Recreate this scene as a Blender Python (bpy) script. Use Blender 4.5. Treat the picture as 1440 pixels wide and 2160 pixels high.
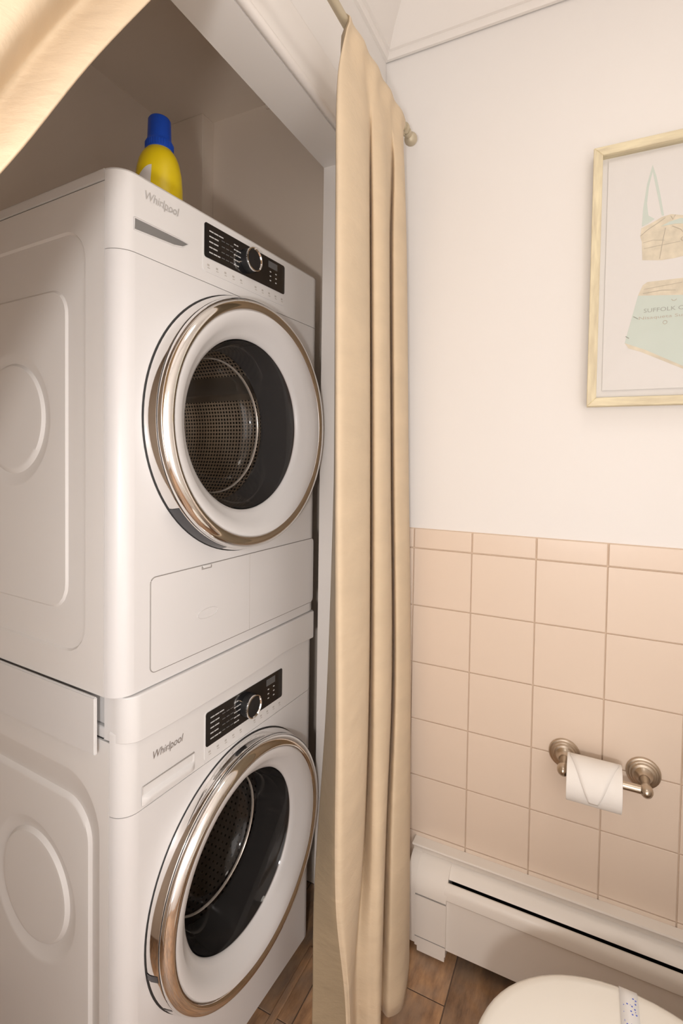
import bpy, bmesh, math, random
from mathutils import Vector, Matrix
random.seed(7)
for o in list(bpy.data.objects): bpy.data.objects.remove(o)
S = bpy.context.scene
COL = S.collection
PI = math.pi

# ------------------------------------------------------------------ camera
YAW, PITCH, ROLL = 0.4567, 0.0288, 0.015
fw = Vector((-math.sin(YAW)*math.cos(PITCH), math.cos(YAW)*math.cos(PITCH), -math.sin(PITCH)))
rt = Vector((math.cos(YAW), math.sin(YAW), 0)); up = rt.cross(fw)
r2 = math.cos(ROLL)*rt + math.sin(ROLL)*up
u2 = -math.sin(ROLL)*rt + math.cos(ROLL)*up
cd = bpy.data.cameras.new('camera'); cam = bpy.data.objects.new('camera', cd); COL.objects.link(cam)
M = Matrix.Identity(4)
for i in range(3):
    M[i][0], M[i][1], M[i][2] = r2[i], u2[i], -fw[i]
M[0][3], M[1][3], M[2][3] = 0.4213, -1.3073, 1.2891
cam.matrix_world = M
cd.sensor_fit = 'VERTICAL'; cd.sensor_height = 36.0; cd.lens = 1067.05*36/2160
cd.shift_y = -(1080-992.93)/2160
cd.clip_start = 0.02
S.camera = cam

# ------------------------------------------------------------------ world, lights, exposure
w = bpy.data.worlds.new('world'); S.world = w; w.use_nodes = True
w.node_tree.nodes['Background'].inputs[0].default_value = (0.9, 0.85, 0.8, 1)
w.node_tree.nodes['Background'].inputs[1].default_value = 0.15

def area_light(name, loc, target, size, power, color, size_y=None):
    d = bpy.data.lights.new(name, 'AREA'); d.energy = power; d.color = color
    d.shape = 'RECTANGLE' if size_y else 'DISK'; d.size = size
    if size_y: d.size_y = size_y
    o = bpy.data.objects.new(name, d); COL.objects.link(o); o.location = loc
    o.rotation_euler = (Vector(target)-Vector(loc)).to_track_quat('-Z', 'Y').to_euler()
    return o
# added fill light at the right-hand wall, added fill light behind the camera, the ceiling lamp and the photographer's flash
area_light('right_fill', (1.02, -1.15, 1.20), (0.0, -0.85, 1.30), 0.70, 3.8, (1.0, 0.98, 0.985), 1.20)  # added fill to brighten the closet, no window is modelled
area_light('rear_fill', (0.58, -2.42, 1.20), (0.45, 0.0, 1.30), 0.80, 4.0, (1.0, 0.97, 0.965), 1.80)  # added frontal fill, no doorway stands here
area_light('ceiling_lamp', (0.60, -0.75, 2.43), (0.60, -0.75, 0.0), 0.30, 1.4, (1.0, 0.91, 0.82))
fl = bpy.data.lights.new('photo_light', 'POINT'); fl.energy = 17.0; fl.color = (1.0, 0.965, 0.95); fl.shadow_soft_size = 0.035
flo = bpy.data.objects.new('photo_light', fl); COL.objects.link(flo); flo.location = (0.42, -1.57, 1.16)

S.view_settings.view_transform = 'Standard'; S.view_settings.look = 'None'
S.view_settings.gamma = 1.0; S.view_settings.use_curve_mapping = False
S.view_settings.exposure = 0.34

# ------------------------------------------------------------------ materials
def lin(c): return tuple(((v/255)/12.92 if v/255 <= 0.04045 else (((v/255)+0.055)/1.055)**2.4) for v in c)
MATS = {}
def mat(name, col, rough=0.5, metal=0.0, noise=None, bump=None, spec=0.5, coat=0.0, sheen=0.0, emit=None):
    """principled with optional colour noise (scale, amount, stretch) and bump (scale, strength, stretch)"""
    m = bpy.data.materials.new(name); m.use_nodes = True
    nt = m.node_tree; b = nt.nodes['Principled BSDF']
    b.inputs['Base Color'].default_value = (*col, 1); b.inputs['Roughness'].default_value = rough
    b.inputs['Metallic'].default_value = metal; b.inputs['Specular IOR Level'].default_value = spec
    b.inputs['Coat Weight'].default_value = coat; b.inputs['Coat Roughness'].default_value = 0.08
    if sheen:
        b.inputs['Sheen Weight'].default_value = sheen
    tc = nt.nodes.new('ShaderNodeTexCoord')
    def nz(scale, stretch, detail=4):
        mp = nt.nodes.new('ShaderNodeMapping'); mp.inputs['Scale'].default_value = stretch
        nt.links.new(tc.outputs['Object'], mp.inputs[0])
        n = nt.nodes.new('ShaderNodeTexNoise'); n.inputs['Scale'].default_value = scale; n.inputs['Detail'].default_value = detail
        nt.links.new(mp.outputs[0], n.inputs['Vector']); return n
    if noise:
        sc, am, st = noise
        n = nz(sc, st)
        mx = nt.nodes.new('ShaderNodeMix'); mx.data_type = 'RGBA'
        mx.inputs[6].default_value = (*[max(0, c*(1-am)) for c in col], 1)
        mx.inputs[7].default_value = (*[min(1, c*(1+am)) for c in col], 1)
        nt.links.new(n.outputs[0], mx.inputs[0]); nt.links.new(mx.outputs[2], b.inputs['Base Color'])
    if bump:
        sc, stg, st = bump
        n = nz(sc, st, 6)
        bp = nt.nodes.new('ShaderNodeBump'); bp.inputs['Strength'].default_value = stg; bp.inputs['Distance'].default_value = 0.002
        nt.links.new(n.outputs[0], bp.inputs['Height']); nt.links.new(bp.outputs[0], b.inputs['Normal'])
    MATS[name] = m
    return m

m_wall = mat('wall_paint', (0.85, 0.82, 0.79), 0.55, bump=(60, 0.05, (1, 1, 1)))
m_closet = mat('closet_paint_bounce_tint', (0.86, 0.75, 0.64), 0.6, bump=(60, 0.05, (1, 1, 1)))  # brown tint of bounced light is mixed into the wall colour
m_trim = mat('trim_paint', (0.84, 0.80, 0.76), 0.35, bump=(30, 0.04, (1, 1, 1)))
m_ceil = mat('ceiling_paint', (0.85, 0.82, 0.79), 0.7)
m_tile = mat('pink_tile', (0.80, 0.66, 0.54), 0.33, noise=(3.0, 0.03, (1, 1, 1)))
m_grout = mat('tile_grout', (0.70, 0.55, 0.42), 0.8)
m_fgrout = mat('floor_grout', (0.16, 0.11, 0.08), 0.9)
m_white = mat('appliance_enamel', (0.73, 0.715, 0.71), 0.38, coat=0.12)
m_side = mat('appliance_side_steel', (0.80, 0.78, 0.76), 0.35)
m_wplast = mat('white_plastic', (0.74, 0.725, 0.715), 0.36)
m_dark = mat('dark_recess', (0.03, 0.03, 0.03), 0.6)
m_grey = mat('grey_plastic', (0.20, 0.195, 0.19), 0.3)
m_rim = mat('bowl_rim_grey', (0.45, 0.40, 0.35), 0.25, 0.5)
m_liner = mat('liner_grey', (0.075, 0.073, 0.075), 0.14, coat=0.3)
m_seam = mat('seam_grey', (0.32, 0.30, 0.28), 0.6)
m_black = mat('black_glass_panel', (0.012, 0.012, 0.013), 0.12, coat=0.5)
m_chrome = mat('chrome', (0.88, 0.87, 0.86), 0.07, 1.0)
m_gasket = mat('rubber_gasket', (0.055, 0.055, 0.06), 0.28)
m_steel = mat('drum_steel', (0.55, 0.52, 0.48), 0.32, 0.85)
m_nickel = mat('brushed_nickel', (0.56, 0.48, 0.39), 0.28, 1.0, bump=(300, 0.05, (0.1, 1, 1)))
m_mark = mat('panel_print', (0.55, 0.55, 0.54), 0.5)
m_dimmark = mat('panel_print_dim', (0.12, 0.12, 0.12), 0.5)
m_icon = mat('icon_print', (0.50, 0.47, 0.44), 0.5)
m_knob = mat('knob_black', (0.012, 0.012, 0.013), 0.45)
m_logo = mat('logo_silver', (0.42, 0.38, 0.36), 0.3, 0.6)
m_logofaint = mat('logo_pale_silver', (0.54, 0.52, 0.50), 0.3, 0.3)
m_rod = mat('rod_metal', (0.56, 0.49, 0.36), 0.5, 0.4)
m_yellow = mat('yellow_plastic', (0.88, 0.66, 0.01), 0.28)
m_blue = mat('blue_plastic', (0.012, 0.08, 0.55), 0.35)
m_label = mat('label_paper', (0.75, 0.72, 0.70), 0.5)
m_heater = mat('heater_enamel', (0.88, 0.82, 0.75), 0.35)
m_paper = mat('tissue_paper', (0.88, 0.84, 0.79), 0.9, bump=(400, 0.12, (1, 1, 1)))
m_card = mat('roll_core_card', (0.45, 0.33, 0.22), 0.9)
m_toilet = mat('toilet_white', (0.86, 0.83, 0.76), 0.18, coat=0.4)
m_band = mat('band_paper', (0.84, 0.83, 0.82), 0.8)
m_bandblue = mat('band_ink', (0.10, 0.16, 0.62), 0.8)
m_mat = mat('picture_mat', (0.86, 0.83, 0.80), 0.8)
m_fwood = mat('whitewashed_wood', (0.80, 0.66, 0.46), 0.6, noise=(18, 0.38, (6, 6, 0.8)), bump=(60, 0.25, (5, 5, 0.6)))
m_fwoodh = mat('whitewashed_wood_rail', (0.80, 0.66, 0.46), 0.6, noise=(18, 0.38, (0.8, 6, 6)), bump=(60, 0.25, (0.6, 5, 5)))
m_aqua = mat('map_sea_ink', (0.68, 0.75, 0.68), 0.8, noise=(8, 0.06, (1, 1, 1)))
m_land = mat('map_land_ink', (0.79, 0.71, 0.56), 0.8, noise=(55, 0.26, (1, 1, 1)))
m_ink = mat('map_grey_ink', (0.44, 0.46, 0.41), 0.8)
m_inkpale = mat('map_pale_ink', (0.58, 0.52, 0.43), 0.8)

def fabric(name, col):
    m = bpy.data.materials.new(name); m.use_nodes = True; nt = m.node_tree; b = nt.nodes['Principled BSDF']
    out = nt.nodes['Material Output']
    b.inputs['Roughness'].default_value = 0.85; b.inputs['Sheen Weight'].default_value = 0.15
    b.inputs['Specular IOR Level'].default_value = 0.2
    tc = nt.nodes.new('ShaderNodeTexCoord')
    mp = nt.nodes.new('ShaderNodeMapping'); mp.inputs['Scale'].default_value = (1, 1, 2.2); nt.links.new(tc.outputs['Object'], mp.inputs[0])
    n1 = nt.nodes.new('ShaderNodeTexNoise'); n1.inputs['Scale'].default_value = 9; n1.inputs['Detail'].default_value = 8; nt.links.new(mp.outputs[0], n1.inputs['Vector'])
    mx = nt.nodes.new('ShaderNodeMix'); mx.data_type = 'RGBA'
    mx.inputs[6].default_value = (*[c*0.90 for c in col], 1); mx.inputs[7].default_value = (*[min(1, c*1.07) for c in col], 1)
    nt.links.new(n1.outputs[0], mx.inputs[0]); nt.links.new(mx.outputs[2], b.inputs['Base Color'])
    n2 = nt.nodes.new('ShaderNodeTexNoise'); n2.inputs['Scale'].default_value = 260; n2.inputs['Detail'].default_value = 3; nt.links.new(mp.outputs[0], n2.inputs['Vector'])
    bp = nt.nodes.new('ShaderNodeBump'); bp.inputs['Strength'].default_value = 0.25; bp.inputs['Distance'].default_value = 0.0015
    nt.links.new(n2.outputs[0], bp.inputs['Height'])
    n3 = nt.nodes.new('ShaderNodeTexNoise'); n3.inputs['Scale'].default_value = 16; n3.inputs['Detail'].default_value = 3; nt.links.new(mp.outputs[0], n3.inputs['Vector'])
    bp2 = nt.nodes.new('ShaderNodeBump'); bp2.inputs['Strength'].default_value = 0.4; bp2.inputs['Distance'].default_value = 0.01
    nt.links.new(n3.outputs[0], bp2.inputs['Height']); nt.links.new(bp.outputs[0], bp2.inputs['Normal']); nt.links.new(bp2.outputs[0], b.inputs['Normal'])
    tr = nt.nodes.new('ShaderNodeBsdfTranslucent'); nt.links.new(mx.outputs[2], tr.inputs[0])
    ms = nt.nodes.new('ShaderNodeMixShader'); ms.inputs[0].default_value = 0.30
    nt.links.new(b.outputs[0], ms.inputs[1]); nt.links.new(tr.outputs[0], ms.inputs[2]); nt.links.new(ms.outputs[0], out.inputs[0])
    return m
m_cloth = fabric('curtain_linen', (0.88, 0.73, 0.53))
m_clothb = fabric('curtain_lining_shaded', (0.46, 0.36, 0.235))  # lining of the turned flap, its shade darkened into the colour

def glass(name, tint, ior=1.5, rough=0.03):
    m = bpy.data.materials.new(name); m.use_nodes = True; nt = m.node_tree
    for n in list(nt.nodes):
        if n.type == 'BSDF_PRINCIPLED': nt.nodes.remove(n)
    out = nt.nodes['Material Output']
    t = nt.nodes.new('ShaderNodeBsdfTransparent'); t.inputs[0].default_value = (*tint, 1)
    g = nt.nodes.new('ShaderNodeBsdfGlossy'); g.inputs['Roughness'].default_value = rough
    f = nt.nodes.new('ShaderNodeFresnel')
    ge = nt.nodes.new('ShaderNodeNewGeometry'); mr = nt.nodes.new('ShaderNodeMapRange')
    mr.inputs[3].default_value = ior; mr.inputs[4].default_value = 1/ior
    nt.links.new(ge.outputs['Backfacing'], mr.inputs[0]); nt.links.new(mr.outputs[0], f.inputs[0])
    ms = nt.nodes.new('ShaderNodeMixShader')
    nt.links.new(f.outputs[0], ms.inputs[0]); nt.links.new(t.outputs[0], ms.inputs[1]); nt.links.new(g.outputs[0], ms.inputs[2])
    nt.links.new(ms.outputs[0], out.inputs[0]); return m
m_glass = glass('door_glass', (0.80, 0.78, 0.76), 1.4, 0.05)
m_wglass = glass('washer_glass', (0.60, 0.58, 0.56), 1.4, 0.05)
m_pglass = glass('picture_glass', (0.97, 0.97, 0.97), 1.18)

def drum_mat(name, col, nu, nv, hole):
    m = bpy.data.materials.new(name); m.use_nodes = True; nt = m.node_tree; b = nt.nodes['Principled BSDF']
    b.inputs['Metallic'].default_value = 0.7; b.inputs['Roughness'].default_value = 0.38
    uv = nt.nodes.new('ShaderNodeUVMap')
    mp = nt.nodes.new('ShaderNodeMapping'); mp.inputs['Scale'].default_value = (nu, nv, 0); nt.links.new(uv.outputs[0], mp.inputs[0])
    fr = nt.nodes.new('ShaderNodeVectorMath'); fr.operation = 'FRACTION'; nt.links.new(mp.outputs[0], fr.inputs[0])
    ds = nt.nodes.new('ShaderNodeVectorMath'); ds.operation = 'DISTANCE'; ds.inputs[1].default_value = (0.5, 0.5, 0); nt.links.new(fr.outputs[0], ds.inputs[0])
    rp = nt.nodes.new('ShaderNodeValToRGB'); nt.links.new(ds.outputs['Value'], rp.inputs[0])
    rp.color_ramp.elements[0].position = hole-0.06; rp.color_ramp.elements[0].color = (0.02, 0.017, 0.014, 1)
    rp.color_ramp.elements[1].position = hole+0.06; rp.color_ramp.elements[1].color = (*col, 1)
    nt.links.new(rp.outputs[0], b.inputs['Base Color'])
    bp = nt.nodes.new('ShaderNodeBump'); bp.inputs['Strength'].default_value = 0.6; bp.inputs['Distance'].default_value = 0.003
    nt.links.new(rp.outputs[0], bp.inputs['Height']); nt.links.new(bp.outputs[0], b.inputs['Normal'])
    return m
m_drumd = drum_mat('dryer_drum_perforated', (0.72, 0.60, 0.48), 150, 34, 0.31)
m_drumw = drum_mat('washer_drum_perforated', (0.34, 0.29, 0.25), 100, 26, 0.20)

def plank_mat():
    m = bpy.data.materials.new('wood_look_plank'); m.use_nodes = True; nt = m.node_tree; b = nt.nodes['Principled BSDF']
    b.inputs['Roughness'].default_value = 0.45
    tc = nt.nodes.new('ShaderNodeTexCoord'); oi = nt.nodes.new('ShaderNodeObjectInfo')
    sc = nt.nodes.new('ShaderNodeVectorMath'); sc.operation = 'SCALE'; sc.inputs[0].default_value = (7, 13, 3); nt.links.new(oi.outputs['Random'], sc.inputs['Scale'])
    ad = nt.nodes.new('ShaderNodeVectorMath'); ad.operation = 'ADD'; nt.links.new(tc.outputs['Object'], ad.inputs[0]); nt.links.new(sc.outputs[0], ad.inputs[1])
    mp = nt.nodes.new('ShaderNodeMapping'); mp.inputs['Scale'].default_value = (5, 1.3, 1); nt.links.new(ad.outputs[0], mp.inputs[0])
    n = nt.nodes.new('ShaderNodeTexNoise'); n.inputs['Scale'].default_value = 8; n.inputs['Detail'].default_value = 9; n.inputs['Roughness'].default_value = 0.65; nt.links.new(mp.outputs[0], n.inputs['Vector'])
    rp = nt.nodes.new('ShaderNodeValToRGB'); nt.links.new(n.outputs[0], rp.inputs[0])
    e = rp.color_ramp.elements; e[0].position = 0.30; e[0].color = (0.17, 0.095, 0.055, 1); e[1].position = 0.72; e[1].color = (0.60, 0.35, 0.18, 1)
    k = e.new(0.5); k.color = (0.39, 0.22, 0.115, 1)
    n2 = nt.nodes.new('ShaderNodeTexNoise'); n2.inputs['Scale'].default_value = 14; n2.inputs['Detail'].default_value = 6; nt.links.new(ad.outputs[0], n2.inputs['Vector'])
    r3 = nt.nodes.new('ShaderNodeValToRGB'); nt.links.new(n2.outputs[0], r3.inputs[0]); r3.color_ramp.elements[0].position = 0.38; r3.color_ramp.elements[1].position = 0.62
    mx = nt.nodes.new('ShaderNodeMix'); mx.data_type = 'RGBA'; mx.blend_type = 'MIX'; nt.links.new(rp.outputs[0], mx.inputs[6]); mx.inputs[7].default_value = (0.33, 0.25, 0.19, 1)
    mm = nt.nodes.new('ShaderNodeMath'); mm.operation = 'MULTIPLY'; mm.inputs[1].default_value = 0.55; nt.links.new(r3.outputs[0], mm.inputs[0]); nt.links.new(mm.outputs[0], mx.inputs[0])
    hs = nt.nodes.new('ShaderNodeHueSaturation'); nt.links.new(mx.outputs[2], hs.inputs['Color'])
    mr = nt.nodes.new('ShaderNodeMapRange'); mr.inputs[3].default_value = 0.8; mr.inputs[4].default_value = 1.25; nt.links.new(oi.outputs['Random'], mr.inputs[0]); nt.links.new(mr.outputs[0], hs.inputs['Value'])
    nt.links.new(hs.outputs[0], b.inputs['Base Color'])
    bp = nt.nodes.new('ShaderNodeBump'); bp.inputs['Strength'].default_value = 0.15; bp.inputs['Distance'].default_value = 0.002; nt.links.new(n.outputs[0], bp.inputs['Height']); nt.links.new(bp.outputs[0], b.inputs['Normal'])
    return m
m_plank = plank_mat()

# ------------------------------------------------------------------ mesh helpers
def link(name, me, m, parent=None, loc=(0, 0, 0), rot=(0, 0, 0)):
    o = bpy.data.objects.new(name, me); COL.objects.link(o)
    if m is not None and not me.materials: me.materials.append(m)
    o.parent = parent; o.location = loc; o.rotation_euler = rot
    if me.get('wn'):
        wn = o.modifiers.new('weighted_normals', 'WEIGHTED_NORMAL'); wn.keep_sharp = True; wn.weight = 100
    return o
def mesh(name, verts, faces, smooth=None, uvs=None):
    me = bpy.data.meshes.new(name); me.from_pydata([tuple(v) for v in verts], [], faces); me.update()
    bm = bmesh.new(); bm.from_mesh(me)
    bmesh.ops.remove_doubles(bm, verts=bm.verts, dist=1e-6) if uvs is None else None
    bmesh.ops.recalc_face_normals(bm, faces=bm.faces)
    bm.to_mesh(me); bm.free()
    if uvs is not None:
        lay = me.uv_layers.new(name='UVMap')
        for l in me.loops: lay.data[l.index].uv = uvs[l.vertex_index]
    if smooth is not None:
        me.shade_smooth(); me.set_sharp_from_angle(angle=math.radians(smooth))
        if smooth < 100: me['wn'] = 1
    return me
def box_mesh(name, x, y, z, bev=0.0, seg=2):
    bm = bmesh.new(); bmesh.ops.create_cube(bm, size=1)
    for v in bm.verts:
        v.co = Vector((x[0]+(v.co.x+.5)*(x[1]-x[0]), y[0]+(v.co.y+.5)*(y[1]-y[0]), z[0]+(v.co.z+.5)*(z[1]-z[0])))
    if bev: bmesh.ops.bevel(bm, geom=bm.edges[:], offset=bev, segments=seg, profile=0.5, affect='EDGES')
    me = bpy.data.meshes.new(name); bm.to_mesh(me); bm.free()
    if bev:
        me.shade_smooth(); me.set_sharp_from_angle(angle=math.radians(50)); me['wn'] = 1
    return me
def box(name, x, y, z, m, parent=None, bev=0.0, seg=2):
    return link(name, box_mesh(name, x, y, z, bev, seg), m, parent)
def merge(parts):
    """list of (verts, faces) -> one (verts, faces)"""
    V, F = [], []
    for v, f in parts:
        n = len(V); V += [tuple(q) for q in v]; F += [tuple(i+n for i in q) for q in f]
    return V, F
def boxvf(x, y, z):
    v = [(x[i], y[j], z[k]) for i in (0, 1) for j in (0, 1) for k in (0, 1)]
    return v, [(0, 1, 3, 2), (4, 6, 7, 5), (0, 4, 5, 1), (2, 3, 7, 6), (0, 2, 6, 4), (1, 5, 7, 3)]
def lathe_vf(prof, n, frame, a0=0.0, a1=2*PI):
    """prof: list of (r, h); frame: (origin, e1, e2, axis)"""
    o, e1, e2, ax = [Vector(q) for q in frame]
    full = abs(a1-a0-2*PI) < 1e-6
    cols = n if full else n+1
    V, F, U = [], [], []
    L = [0.0]
    for i in range(1, len(prof)): L.append(L[-1]+math.hypot(prof[i][0]-prof[i-1][0], prof[i][1]-prof[i-1][1]))
    T = max(L[-1], 1e-9)
    for i, (r, h) in enumerate(prof):
        for j in range(cols):
            a = a0+(a1-a0)*j/n
            V.append(o+e1*(r*math.cos(a))+e2*(r*math.sin(a))+ax*h); U.append((j/n, L[i]/T))
    for i in range(len(prof)-1):
        for j in range(n):
            k = (j+1) % cols if full else j+1
            F.append((i*cols+j, i*cols+k, (i+1)*cols+k, (i+1)*cols+j))
    return V, F, U
def lathe(name, prof, n, frame, m, parent=None, smooth=40, uv=False, a0=0.0, a1=2*PI):
    if uv:
        o, e1, e2, ax = frame
        V, F, U = lathe_vf(prof, n, frame, 0.0, 2*PI-1e-4)
        return link(name, mesh(name, V, F, smooth, U), m, parent)
    V, F, U = lathe_vf(prof, n, frame, a0, a1)
    return link(name, mesh(name, V, F, smooth), m, parent)
def tube_vf(pts, r, n=10, caps=True):
    pts = [Vector(q) for q in pts]; V, F = [], []
    for i, q in enumerate(pts):
        t = (pts[min(i+1, len(pts)-1)]-pts[max(i-1, 0)]).normalized()
        a = Vector((0, 0, 1)) if abs(t.z) < 0.9 else Vector((1, 0, 0))
        e1 = t.cross(a).normalized(); e2 = t.cross(e1)
        rr = r[i] if isinstance(r, (list, tuple)) else r
        for j in range(n):
            an = 2*PI*j/n; V.append(q+e1*rr*math.cos(an)+e2*rr*math.sin(an))
    for i in range(len(pts)-1):
        for j in range(n): F.append((i*n+j, i*n+(j+1) % n, (i+1)*n+(j+1) % n, (i+1)*n+j))
    if caps: F.append(tuple(range(n))); F.append(tuple(range((len(pts)-1)*n, len(pts)*n)))
    return V, F
def extrude_x(name, prof, x0, x1, m, parent=None, smooth=30):
    """closed (y,z) profile extruded along x"""
    n = len(prof)
    V = [(x0, y, z) for y, z in prof]+[(x1, y, z) for y, z in prof]
    F = [(i, (i+1) % n, n+(i+1) % n, n+i) for i in range(n)]+[tuple(range(n)), tuple(range(n, 2*n))]
    return link(name, mesh(name, V, F, smooth), m, parent)
def prism(name, pts, axis, h0, h1, m, parent=None):
    """flat outline given in the two other axes, thick along axis ('x','y','z')"""
    n = len(pts)
    def mk(a, b, h): return {'x': (h, a, b), 'y': (a, h, b), 'z': (a, b, h)}[axis]
    V = [mk(a, b, h0) for a, b in pts]+[mk(a, b, h1) for a, b in pts]
    F = [(i, (i+1) % n, n+(i+1) % n, n+i) for i in range(n)]+[tuple(range(n)), tuple(range(n, 2*n))]
    return link(name, mesh(name, V, F), m, parent)
def empty(name, loc=(0, 0, 0), rz=0.0):
    o = bpy.data.objects.new(name, None); COL.objects.link(o); o.location = loc; o.rotation_euler = (0, 0, rz); o.empty_display_size = 0.05
    return o
def tag(o, label, cat, group=None):
    o['label'] = label; o['category'] = cat
    if group: o['group'] = group
    return o
def struct(o, label, cat):
    o['kind'] = 'structure'; o['label'] = label; o['category'] = cat
    return o
def text_mesh(s, size, extrude=0.0004, shear=0.0, spacing=1.0):
    c = bpy.data.curves.new('txt', 'FONT'); c.body = s; c.size = size; c.extrude = extrude; c.shear = shear; c.space_character = spacing
    c.resolution_u = 3; c.align_x = 'LEFT'
    o = bpy.data.objects.new('txt', c); COL.objects.link(o); bpy.context.view_layer.update()
    me = bpy.data.meshes.new_from_object(o.evaluated_get(bpy.context.evaluated_depsgraph_get()))
    bpy.data.objects.remove(o); bpy.data.curves.remove(c)
    return me
def text_fit(name, s, width, m, parent, loc, rot=(PI/2, 0, 0), height=None, shear=0.0):
    """lettering scaled to a width (and height), lying in the local xz plane and facing -y"""
    me = text_mesh(s, 1.0, extrude=0.0, shear=shear)
    xs = [v.co.x for v in me.vertices]; ys = [v.co.y for v in me.vertices]
    k = width/(max(xs)-min(xs)); ky = k if height is None else height/(max(ys)-min(ys))
    for v in me.vertices: v.co = Vector(((v.co.x-min(xs))*k, v.co.y*ky, 0))
    me.name = name
    return link(name, me, m, parent, loc, rot)

# ------------------------------------------------------------------ room shell
CW = -0.105      # closet wall face
CEIL = 2.48
RX, RY = 1.04, -2.45
T = 0.12
base = link('floor', box_mesh('floor', (-0.90, RX+T), (RY-T, T), (-0.08, -0.003)), m_fgrout)
struct(base, 'brown wood-look plank floor with narrow dark joints', 'floor')
PW = 0.150
pl_mesh = {}
def plank(x0, x1, y0, y1):
    key = (round(x1-x0, 4), round(y1-y0, 4))
    if key not in pl_mesh: pl_mesh[key] = box_mesh('plank', (0, key[0]), (0, key[1]), (-0.003, 0.0), 0.0012, 1)
    link('plank', pl_mesh[key], m_plank, base, (x0, y0, 0))
seams = [0.147+PW*i for i in range(-7, 7)]
for c in range(len(seams)-1):
    a, b = max(seams[c], -0.88)+0.0012, min(seams[c+1], RX)-0.0012
    if b-a < 0.02: continue
    # the column left of the x=0.147 joint breaks at y=-0.157; neighbours are staggered
    y = -0.157+[0.0, 0.40, 0.22][(c-6) % 3]
    while y < 0.0: y += 0.6
    ends = []
    while y > RY-0.6: ends.append(y); y -= 0.6
    ends = sorted(ends)
    for i in range(len(ends)-1):
        y0, y1 = max(ends[i], RY)+0.0012, min(ends[i+1], 0.0)-0.0012
        if y1-y0 > 0.02: plank(a, b, y0, y1)

# tiled wall (y = 0)
wb = link('wall_back', box_mesh('wall_back', (-0.90, RX+T), (0.004, T), (0, CEIL)), m_wall)
struct(wb, 'white painted wall with a pink square tile wainscot', 'wall')
TP_ = 0.1545; G = 0.0013
CAPB = 1.045
box('grout_bed', (CW, RX), (0.0035, 0.006), (0.0, CAPB+0.054), m_grout, wb)
tm = box_mesh('tile', (G, TP_-G), (-0.0005, 0.006), (G, TP_-G), 0.0009, 1)
cm = box_mesh('cap_tile', (G, TP_-G), (-0.0012, 0.006), (G, 0.0525), 0.0025, 2)
def cut(w_, h_): return box_mesh('tile', (G, w_-G), (-0.0005, 0.006), (G, h_-G), 0.0009, 1)
xs = [i*TP_ for i in range(0, 7)]
lw = -CW; le = cut(lw, TP_); lec = box_mesh('cap_tile', (G, lw-G), (-0.0012, 0.006), (G, 0.0525), 0.0025, 2)
rw = RX-6*TP_
re_ = cut(min(rw, TP_), TP_)
for r in range(1, 7):
    z0 = CAPB-r*TP_
    link('tile', le, m_tile, wb, (CW, 0, z0))
    for i in range(6): link('tile', tm, m_tile, wb, (i*TP_, 0, z0))
    link('tile', re_, m_tile, wb, (6*TP_, 0, z0))
link('cap_tile', lec, m_tile, wb, (CW, 0, CAPB))
for i in range(6): link('cap_tile', cm, m_tile, wb, (i*TP_, 0, CAPB))
link('cap_tile', box_mesh('cap_tile', (G, rw-G), (-0.0012, 0.006), (G, 0.0525), 0.0025, 2), m_tile, wb, (6*TP_, 0, CAPB))

# closet wall: header, far stub, near stub
HZ = 2.008; OY1 = -0.178; OY0 = -1.36; XI = -0.195
V, F = merge([boxvf((XI, CW), (OY0, OY1), (HZ, CEIL)), boxvf((XI, CW), (OY1, 0.003), (0, CEIL)), boxvf((XI, CW), (RY, OY0), (0, CEIL))])
wl = link('wall_left', mesh('wall_left', V, F), m_wall)
struct(wl, 'white wall around the laundry closet opening', 'wall')
# casing round the opening with a beaded inner edge
def casing(name, y0, y1, z0, z1):
    return box(name, (CW, CW+0.013), (y0, y1), (z0, z1), m_trim, None, 0.002)
t1 = empty('trim_1'); struct(t1, 'white beaded head casing above the closet opening', 'trim')
box('casing_board', (CW, CW+0.012), (OY0-0.07, -0.002), (HZ+0.014, HZ+0.115), m_trim, t1, 0.003)
V, F = tube_vf([(CW+0.008, OY0-0.07, HZ+0.008), (CW+0.008, -0.002, HZ+0.008)], 0.009, 12)
link('bead', mesh('bead', V, F, 40), m_trim, t1)
t2 = empty('trim_2'); struct(t2, 'white side casing of the closet opening behind the curtain', 'trim')
box('casing_board', (CW, CW+0.012), (OY1+0.014, -0.04), (0, HZ+0.014), m_trim, t2, 0.003)
V, F = tube_vf([(CW+0.008, OY1+0.008, 0), (CW+0.008, OY1+0.008, HZ)], 0.009, 12)
link('bead', mesh('bead', V, F, 40), m_trim, t2)

# closet interior
CB = -0.845; CCZ = 2.36
cb = box('wall_closet_back', (CB-T, CB), (OY0-0.10, 0.004), (0, CCZ), m_closet); struct(cb, 'painted back wall of the closet', 'wall')
cf = box('wall_closet_far', (CB, XI), (0.0, 0.0035), (0, CCZ), m_closet); struct(cf, 'painted end wall of the closet above the dryer', 'wall')
cn = box('wall_closet_near', (CB-T, XI), (OY0-0.10-T, OY0-0.10), (0, CCZ), m_closet); struct(cn, 'painted near end wall of the closet', 'wall')
cc = box('ceiling_closet', (CB-T, XI), (OY0-0.10-T, T), (CCZ, CCZ+0.05), m_closet); struct(cc, 'painted closet ceiling', 'ceiling')
ch = box('wall_closet_chase', (CB, -0.700), (-0.052, 0.0), (0, CCZ), m_closet, None, 0.002); struct(ch, 'boxed pipe chase in the closet corner behind the bottle', 'wall')
cv = box('trim_3', (XI-0.30, XI), (-0.012, 0.0), (CCZ-0.018, CCZ), m_closet, None, 0.004); struct(cv, 'thin caulked cove where closet end wall meets its ceiling', 'trim')

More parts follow.
